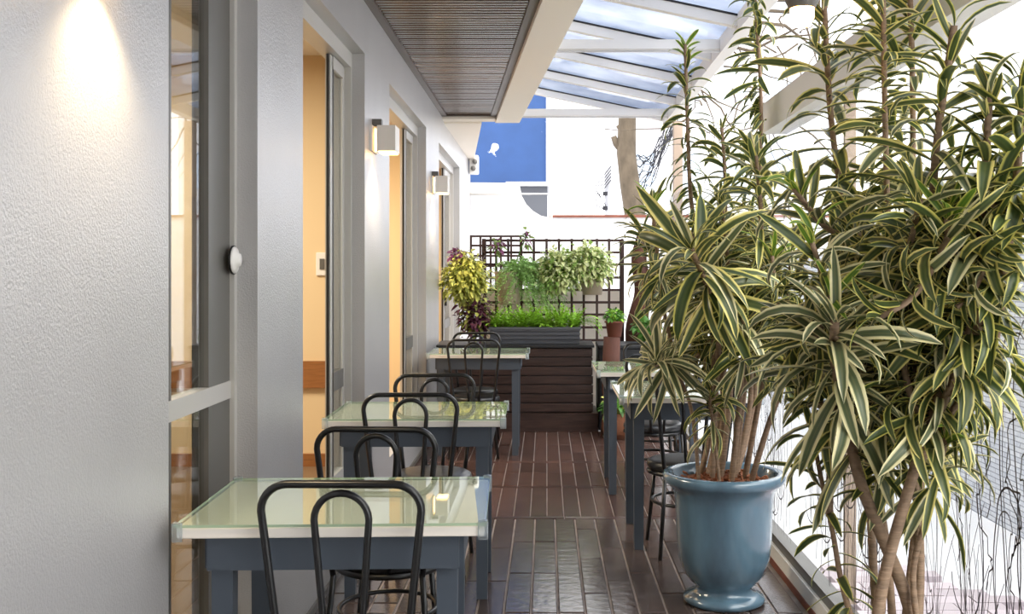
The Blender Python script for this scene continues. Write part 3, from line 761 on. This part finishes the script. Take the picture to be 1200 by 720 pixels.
def extra(stems, base, mid, xr, yr, Yr, n, L, seed, yb=470):
    r = random.Random(seed); n0 = len(stems)
    for k in range(n):                                   # a spread of more leafy shoots
        u = (k+.5)/n; px = xr[0]+(xr[1]-xr[0])*((k*.618) % 1); py = yr[0]+(yr[1]-yr[0])*u; Y = r.uniform(*Yr)
        sp_ = r.choice(stems[:n0])['path']; b = sp_[int(len(sp_)*r.uniform(.42, .6))]; e = P(px, py, Y); m = b.lerp(e, .3)+Vector((r.uniform(-.04, .04), 0, .05)); m2 = m.lerp(e, .55)+Vector((0, 0, -.04))
        stems.append(ST('rosette', [b, m, m2, e], 36, .24, L*r.uniform(.85, 1.1), (.011, .007), lean=r.uniform(.4, .8), young=(k % 5 == 0)))
extra(stemsA, fa, 856, (765, 955), (235, 430), (4.0, 4.9), 13, .21, 31)
build_plant(pa, stemsA, 11)
pb = pot_with('largest variegated dracaena with thick bare crossing stems by the glass wall at right', (.745, 2.24, 0))
def fb(dx, dy): return Vector((.745+dx, 2.24+dy, .48))
TB = (.018, .011)
stemsB = [
    ST('rosette', [fb(.06, .06), (1062, 700, 2.36), (1010, 570, 2.42), (990, 480, 2.38), (978, 420, 2.3), (978, 378, 2.2)], 42, .2, .22, (.019, .012), lean=.55, mat='leafpale'),
    ST('rosette', [fb(-.07, -.06), (1032, 700, 2.26), (1066, 570, 2.28), (1100, 470, 2.28), (1140, 400, 2.25), (1150, 365, 2.18)], 42, .2, .2, (.017, .011), lean=.5),
    ST('column', [fb(.04, .03), (1078, 640, 2.5), (1062, 480, 2.6), (1045, 340, 2.62), (1038, 180, 2.62), (1034, -60, 2.62)], 84, .95, .17, (.013, .008)),
    ST('rosette', [fb(.05, 0), (1082, 640, 2.4), (1108, 460, 2.35), (1112, 330, 2.25), (1110, 256, 2.15)], 46, .24, .2, (.014, .009), young=True),
    ST('rosette', [fb(.02, .06), (1075, 600, 2.55), (1090, 400, 2.5), (1095, 200, 2.25), (1118, 30, 2.15)], 54, .5, .19, (.014, .009)),
    ST('column', [fb(.06, .04), (1100, 620, 2.5), (1150, 450, 2.3), (1180, 300, 2.2), (1194, 180, 2.15), (1198, 90, 2.15)], 48, .5, .16, (.013, .008), mat='leafdark'),
    ST('column', [fb(-.06, .02), (988, 690, 2.45), (975, 620, 2.5), (960, 550, 2.55), (950, 490, 2.55)], 26, .52, .13, (.009, .006), mat='leafdark'),
    ST('column', [fb(.09, .0), (1095, 620, 2.3), (1130, 420, 2.25), (1150, 260, 2.2), (1160, 110, 2.15)], 46, .5, .17, (.012, .008)),
    ST('rosette', [fb(.0, .03), (1040, 650, 2.5), (1030, 560, 2.5), (1048, 500, 2.4)], 30, .15, .16, (.012, .008)),
    ST('rosette', [fb(.05, -.03), (1070, 680, 2.35), (1088, 600, 2.35), (1102, 545, 2.3), (1108, 515, 2.25)], 26, .12, .15, (.009, .007), young=True),
    ST('column', [fb(-.03, .05), (1022, 640, 2.6), (1012, 480, 2.75), (1000, 320, 2.8), (975, 150, 2.8), (965, -10, 2.8)], 76, 1.0, .18, (.013, .009)),
    ST('rosette', [fb(.03, .05), (1050, 620, 2.55), (1040, 450, 2.5), (1015, 330, 2.45)], 40, .22, .2, (.013, .009)),
    ST('rosette', [fb(.04, .05), (1070, 620, 2.5), (1080, 480, 2.5), (1075, 340, 2.4)], 42, .24, .2, (.013, .009)),
    ST('rosette', [fb(.02, .07), (1060, 640, 2.6), (1050, 500, 2.6), (1040, 420, 2.45)], 36, .2, .19, (.012, .008)),
    ST('rosette', [fb(-.03, .04), (1000, 640, 2.55), (965, 500, 2.6), (935, 425, 2.55)], 34, .2, .2, (.011, .008)),
    ST('column', [fb(.07, .02), (1105, 640, 2.4), (1140, 480, 2.4), (1160, 330, 2.35), (1170, 230, 2.3)], 40, .36, .18, (.012, .008)),
    ST('rosette', [fb(.06, .05), (1100, 620, 2.5), (1120, 480, 2.5), (1105, 400, 2.45)], 34, .2, .19, (.012, .008)),
    ST('column', [fb(.0, .08), (1050, 600, 2.7), (1065, 350, 2.8), (1070, 150, 2.8), (1065, -60, 2.8)], 70, .9, .17, (.012, .008)),
]
def branch(stems, idx, trunks, zc):
    for i in idx:                                        # side shoots leave one of the main trunks instead of the pot
        p = [q for q in stems[i]['path'] if q.z > zc]
        if len(p) < 8: continue
        cand = [q for t in trunks for q in stems[t]['path'] if zc-.3 < q.z < zc-.08]
        s0 = min(cand, key=lambda q: (q-p[0]).length); stems[i]['path'] = spline([s0]+p[4::6]+[p[-1]], 8)
branch(stemsB, (3, 5, 7, 8)+tuple(range(11, len(stemsB))), (0, 1, 2, 4), 1.02)
extra(stemsB, fb, 1050, (930, 1170), (215, 405), (2.15, 2.6), 15, .18, 37)
build_plant(pb, stemsB, 23)

# ------------------------------------------------------------------ back: planter box, trellis, small plants
YP = 8.95
bxp = thing('planter_box', 'dark wooden planter box with horizontal boards under the grey trough', 'planter', (-.25, YP+.2, 0))
X0, X1 = P(512, 0, YP).x, P(695, 0, YP).x
part('carcass', B(X0+.01, X1-.01, YP+.02, YP+.55, 0, .70), M['blackbox'], bxp, world=True)
zb = [.16+(.70-.16)/7*i for i in range(8)]
for i in range(7): part('board', B(X0+(.0 if i > 3 else .005), X1-(.0 if i < 4 else .004), YP+random.uniform(-.003, .003), YP+.025, zb[i]+.004, zb[i+1]-.004), M['darkwood'], bxp, world=True, bevel=.003)
part('plinth', B(X0-.01, X1+.04, YP-.03, YP+.5, 0, .155), M['darkwood'], bxp, world=True)
part('top_shelf', B(X0-.02, X1+.01, YP-.02, YP+.58, .705, .725), M['blackbox'], bxp, world=True)
dk = thing('dark_cabinet', 'black box beside the planter box behind the right tables', 'box', (.72, 9.2, 0))
part('body', B(X1+.05, .98, 9.0, 9.5, 0, .69), M['blackbox'], dk, world=True, bevel=.01)
part('lid', B(X1+.045, .99, 8.99, 9.52, .69, .72), M['blackbox'], dk, world=True, bevel=.005)

YT = 9.75
tl = thing('trellis', 'large dark wooden lattice trellis behind the planters', 'trellis', (.07, YT, .66))
vx = [567, 581.5, 595.6, 611, 625.6, 640.5, 655, 670, 684, 699.5, 713.7, 729]; hz = [282, 296, 310, 325.5, 340, 354.6, 369, 384, 399]
for i, a in enumerate(vx):
    x = P(a, 0, YT).x; hw = .017 if i == 0 else .011
    part('upright', B(x-hw, x+hw, YT-.012, YT, .66, P(0, 280, YT).z), M['trellis'], tl, world=True)
for b in hz:
    z = P(0, b, YT).z; part('crossbar', B(P(566, 0, YT).x, P(731, 0, YT).x, YT+.001, YT+.013, z-.011, z+.011), M['trellis'], tl, world=True)
# supports carrying the trellis down to the ground
for a in (567, 729): x = P(a, 0, YT).x; part('post', B(x-.02, x+.02, YT+.014, YT+.05, 0, P(0, 282, YT).z), M['trellis'], tl, world=True)
YS = 10.6
t2 = thing('small_trellis', 'smaller dark lattice behind the left end of the large trellis', 'trellis', (-.5, YS, 0))
for a in (552, 563, 575, 587, 599, 610): x = P(a, 0, YS).x; part('upright', B(x-.01, x+.01, YS-.01, YS, 0, P(0, 276, YS).z), M['trellis'], t2, world=True)
for b in (277, 288, 300, 312): z = P(0, b, YS).z; part('crossbar', B(P(551, 0, YS).x, P(611, 0, YS).x, YS, YS+.01, z-.01, z+.01), M['trellis'], t2, world=True)
part('wall_low', B(P(569, 0, 9.95).x, P(728, 0, 9.95).x, 9.95, 10.1, 0, 1.17), M['lowwall'], kind='structure')

def blob(root, name, c, rad, n, size, mats, seed, shape='oval', droop=0, wts=None, aspect=.5):
    """loose mass of small leaves filling an ellipsoid"""
    r = random.Random(seed); m = MB()
    for k in range(n):
        while True:
            v = Vector((r.uniform(-1, 1), r.uniform(-1, 1), r.uniform(-1, 1)))
            if v.length <= 1: break
        v = v*(.55+.45*r.random()) if v.length > .3 else v
        p = Vector(c)+Vector((v.x*rad[0], v.y*rad[1], v.z*rad[2]-droop*v.x*v.x*r.random()))
        s = size*r.uniform(.6, 1.3); d = Vector((v.x+r.uniform(-.6, .6), v.y+r.uniform(-.8, .2), v.z*.4+r.uniform(-.7, .5))).normalized()
        side = d.cross(Vector((r.uniform(-.6, .6), r.uniform(-.6, .6), 1))).normalized(); up = side.cross(d)
        w_ = s*aspect*.5; tip = d*s-Vector((0, 0, s*.3))
        q = [p, p+d*s*.35+side*w_+up*w_*.3, p+d*s*.75+side*w_*.7-Vector((0, 0, s*.12)), p+tip, p+d*s*.75-side*w_*.7-Vector((0, 0, s*.12)), p+d*s*.35-side*w_+up*w_*.3, p+d*s*.45]
        mi = r.choices(range(len(mats)), wts)[0] if wts else r.randrange(len(mats))
        m.add(q, [(0, 1, 6), (1, 2, 6), (2, 3, 6), (3, 4, 6), (4, 5, 6), (5, 0, 6)], mi)
    m.smooth = True
    return part(name, m, mats, root, world=True, kind='stuff')
def potlathe(c, r0, r1, h, lip=.01, n=28):
    return MB().lathe([(0, 0), (0, r0), (h*.9, r1), (h*.9, r1+lip), (h, r1+lip), (h, r1-.01), (h*.8, r1-.02), (h*.8, 0)], c, n)

# grey trough with a row of ferns
tx0, tx1 = P(575, 0, 9.15).x, P(679, 0, 9.15).x
tg = thing('trough', 'long grey ribbed trough on top of the wooden planter box', 'planter', ((tx0+tx1)/2, 9.15, .725))
tm = MB(); tm.prism([(9.05, .725), (9.03, .85), (9.04, .865), (9.29, .865), (9.30, .85), (9.28, .725)], tx0, tx1, 'x')
part('body', tm, M['trough'], tg, world=True, bevel=.006)
for k in range(3): part('rib', B(tx0-.004, tx1+.004, 9.022+.004*k, 9.04, .842-.035*k, .852-.035*k), M['trough'], tg, world=True)
part('rim', B(tx0-.012, tx1+.012, 9.018, 9.31, .852, .868), M['trough'], tg, world=True, bevel=.004)
ords = ['first', 'second', 'third', 'fourth', 'fifth', 'sixth', 'last']
for k in range(7):
    x = tx0+.05+(tx1-tx0-.1)*k/6; r = random.Random(100+k)
    t = thing('fern', f'{ords[k]} bright green fern from the left in the grey trough', 'plant', (x, 9.16, .868), group='ferns in the grey trough')
    m = MB()
    for q in range(46):
        a = r.uniform(0, 6.28); L = r.uniform(.13, .24); e = r.uniform(.4, 1.3); p = Vector((x+r.uniform(-.03, .03), 9.16+r.uniform(-.03, .03), .868))
        d = Vector((math.cos(a)*math.cos(e), math.sin(a)*math.cos(e), math.sin(e))); prev = p
        for j in range(6):
            nx = prev+d*(L/6); d = (d+Vector((0, 0, -.16))).normalized(); sd = d.cross(Vector((0, 0, 1))).normalized()
            wv = .034*(1-j/7)
            for s_ in (-1, 1): m.add([prev, prev+d*.012+sd*s_*wv, nx], [(0, 1, 2)])
            m.add([prev-sd*.003, prev+sd*.003, nx], [(0, 1, 2)])
            prev = nx
    part('fronds', m, M['green1'], t, world=True, kind='stuff')
    if k == 6:
        m = MB()
        for q in range(14):
            p = Vector((x+.03, 9.12, .88)); d = Vector((r.uniform(.3, .9), r.uniform(-.3, .1), r.uniform(.4, 1))).normalized(); L = .26
            for j in range(9):
                nx = p+d*(L/9); d = (d+Vector((0, 0, -.24))).normalized(); sd = d.cross(Vector((0, 0, 1))).normalized()
                for s_ in (-1, 1): m.add([p, p+d*.015+sd*s_*.02, nx], [(0, 1, 2)])
                p = nx
        part('trailing_fronds', m, M['green1'], t, world=True, kind='stuff')

# wall pots on the trellis
p1 = P(597, 338, 9.6)
w1p = thing('wall_pot', 'beige half round pot with feathery asparagus fern on the trellis', 'plant', (p1.x, 9.6, p1.z-.15))
hp = MB().lathe([(0, 0), (0, .085), (.02, .095), (.29, .135), (.30, .137), (.30, .125), (.26, .118), (.26, 0)], (p1.x, 9.6, p1.z-.15), 28)
part('pot', hp, M['beigepot'], w1p, world=True)
def feather(root, c, rad, n, seed):
    r = random.Random(seed); m = MB(); c = Vector(c)
    for k in range(n):
        d = Vector((r.gauss(.35, .8), r.gauss(-.2, .5), r.gauss(.5, .7))).normalized(); p = c+Vector((r.uniform(-.08, .08), r.uniform(-.05, .05), 0)); L = r.uniform(.6, 1.25)
        for j in range(9):
            nx = p+Vector((d.x*rad[0], d.y*rad[1], d.z*rad[2]))*(L/9); d = d+Vector((0, 0, -.20))
            for q in range(5):
                a = p.lerp(nx, r.random()); t = a+Vector((r.uniform(-1, 1), r.uniform(-1, 1), r.uniform(-.8, .6)))*.028
                s_ = Vector((r.uniform(-1, 1), r.uniform(-1, 1), r.uniform(-1, 1)))*.0035; m.add([a-s_*1.6, a+s_*1.6, t], [(0, 1, 2)])
            m.add([p, p+Vector((.002, 0, .002)), nx], [(0, 1, 2)]); p = nx
    part('fronds', m, M['green2'], root, world=True, kind='stuff')
feather(w1p, (p1.x+.09, 9.53, p1.z+.13), (.36, .18, .40), 300, 5)
p2 = P(694, 330, 9.6)
w2p = thing('wall_pot', 'beige wall pot under pale variegated foliage at the right of the trellis', 'plant', (p2.x, 9.6, p2.z-.12))
part('pot', MB().lathe([(0, 0), (0, .085), (.24, .125), (.25, .127), (.25, .115), (.2, .108), (.2, 0)], (p2.x, 9.6, p2.z-.12), 28), M['beigepot'], w2p, world=True)
blob(w2p, 'foliage', P(690, 308, 9.5), (.25, .14, .2), 1500, .058, [M['green3'], M['green3b']], 61, droop=.16, wts=(3, 1.2))
p3 = P(650, 330, 9.6)
w3p = thing('wall_pot', 'wall pot hidden by pale variegated foliage at the middle of the trellis', 'plant', (p3.x, 9.6, p3.z-.12))
part('pot', MB().lathe([(0, 0), (0, .085), (.24, .125), (.25, .127), (.25, .115), (.2, .108), (.2, 0)], (p3.x, 9.6, p3.z-.12), 28), M['beigepot'], w3p, world=True)
blob(w3p, 'foliage', P(656, 316, 9.5), (.24, .14, .22), 1500, .058, [M['green3'], M['green3b']], 62, droop=.12, wts=(3, 1.5))
p4 = P(552, 348, 9.25)
w4p = thing('hanging_pot', 'hanging pot of yellow green trailing foliage before the third doorway', 'plant', (p4.x, 9.25, p4.z-.12))
part('pot', MB().lathe([(0, 0), (0, .08), (.2, .12), (.21, .122), (.21, .11), (.17, .104), (.17, 0)], (p4.x, 9.25, p4.z-.12), 28), M['beigepot'], w4p, world=True)
part('hanger', MB().tube([(p4.x, 9.25, p4.z+.05), (p4.x+.02, 9.4, p4.z+.2), P(568, 300, 9.72)], .006, 6), M['trellis'], w4p, world=True)
blob(w4p, 'foliage', P(545, 324, 9.15), (.23, .14, .25), 1500, .06, [M['yellow'], M['yellow2']], 63, droop=.1, wts=(2.4, 1))
blob(w4p, 'trailing_purple_leaves', P(556, 372, 9.15), (.17, .1, .22), 600, .06, [M['purple'], M['yellow2']], 64, wts=(3, 1))
blob(w4p, 'purple_tips', P(536, 299, 9.15), (.07, .06, .05), 60, .07, [M['purple2']], 65)
p5 = P(582, 292, 9.85)
w5p = thing('flowering_stems', 'sprigs of purple leaves rising over the left top of the trellis', 'plant', (p5.x, 9.62, p5.z-.2))
blob(w5p, 'leaves', P(583, 288, 9.62), (.05, .05, .08), 50, .06, [M['purple2'], M['green3b']], 66)
blob(w5p, 'upper_leaves', P(617, 280, 9.62), (.04, .04, .09), 40, .06, [M['purple2'], M['green3b']], 67)
part('stem', MB().tube([(p5.x, 9.62, p5.z-.2), P(583, 290, 9.62)], .005, 5), M['green4'], w5p, world=True)
part('stem', MB().tube([P(600, 320, 9.62), P(617, 275, 9.62)], .005, 5), M['green4'], w5p, world=True)

# stump, terracotta pot, dark trunk, basket
st = thing('tree_stump', 'upright brown log stump holding the terracotta pot by the planter box', 'stump', (P(717, 0, 8.8).x, 8.8, 0))
sx = P(717, 0, 8.8).x; zs = P(0, 395, 8.8).z
part('log', MB().tube([(sx, 8.8, 0), (sx+.01, 8.8, .2), (sx-.01, 8.8, .45), (sx, 8.8, zs)], [.1, .085, .075, .07], 12), M['stump'], st, world=True)
for k in range(2): part('knot', MB().lathe([(0, .03), (.02, .022), (.025, 0)], (sx-.03+.05*k, 8.73, .35+.12*k), 8, Matrix.Rotation(PI/2, 4, 'X')), M['stump'], st, world=True)
tp = thing('terracotta_pot', 'small terracotta pot with green plant on the log stump', 'plant', (P(720, 0, 8.8).x, 8.8, zs))
px_ = P(720, 0, 8.8).x
part('pot', potlathe((px_, 8.8, zs), .055, .072, .13), M['terra'], tp, world=True)
blob(tp, 'foliage', (px_, 8.8, zs+.17), (.085, .08, .065), 260, .045, [M['green4'], M['green1']], 71)
tr2 = thing('gnarled_trunk', 'dark gnarled trunk at the right end of the trellis', 'tree', (P(742, 0, 9.4).x, 9.65, 0))
x_ = .84
g = MB(); g.tube(spline([(x_, 9.65, 0), (x_+.02, 9.65, .4), (x_-.03, 9.65, .8), (x_+.04, 9.65, 1.15), (x_, 9.65, 1.45), (x_+.05, 9.65, 1.7)], 6), [.12-.002*i for i in range(31)], 10)
part('trunk', g, M['stump'], tr2, world=True)
part('branch', MB().tube(spline([(x_, 9.65, 1.0), (x_+.15, 9.6, 1.2), (x_+.13, 9.6, 1.5), (x_+.16, 9.6, 1.9)], 6), [.07-.002*i for i in range(19)], 8), M['stump'], tr2, world=True)
for k in range(4):
    p = Vector((x_-.03+.05*k, 9.42-.03*k, 1.02-.05*k)); m = MB()
    for j in range(7):
        t = j/6; wv = .035*math.sin(PI*min(.98, t+.08)); m.add([], [])
    vs = []; fs = []
    for j in range(7):
        t = j/6; wv = .04*math.sin(PI*(t*.94+.05)); c = p+Vector((.015*math.sin(t*3), -.03*t, -.22*t)); vs += [c+Vector((-wv, 0, 0)), c+Vector((0, -.012, 0)), c+Vector((wv, 0, 0))]
    for j in range(6):
        a = j*3; fs += [(a, a+1, a+4, a+3), (a+1, a+2, a+5, a+4)]
    m.add(vs, fs); m.smooth = True; part('broad_leaf', m, M['green4'], tr2, world=True)
blob(tr2, 'small_leaves', (x_+.03, 9.4, .84), (.12, .08, .1), 120, .07, [M['green4']], 74)
bk = thing('basket_pot', 'wicker basket pot with a small plant on the floor behind the right tables', 'plant', (P(722, 0, 8.6).x, 8.6, 0))
xb = P(722, 0, 8.6).x
part('basket', MB().lathe([(0, 0), (0, .09), (.08, .115), (.16, .11), (.2, .1), (.205, .095), (.19, .09), (.15, 0)], (xb, 8.6, 0), 24), M['basket'], bk, world=True)
blob(bk, 'foliage', (xb-.01, 8.58, .26), (.1, .09, .09), 120, .07, [M['green4'], M['yellow']], 76, wts=(3, 1))
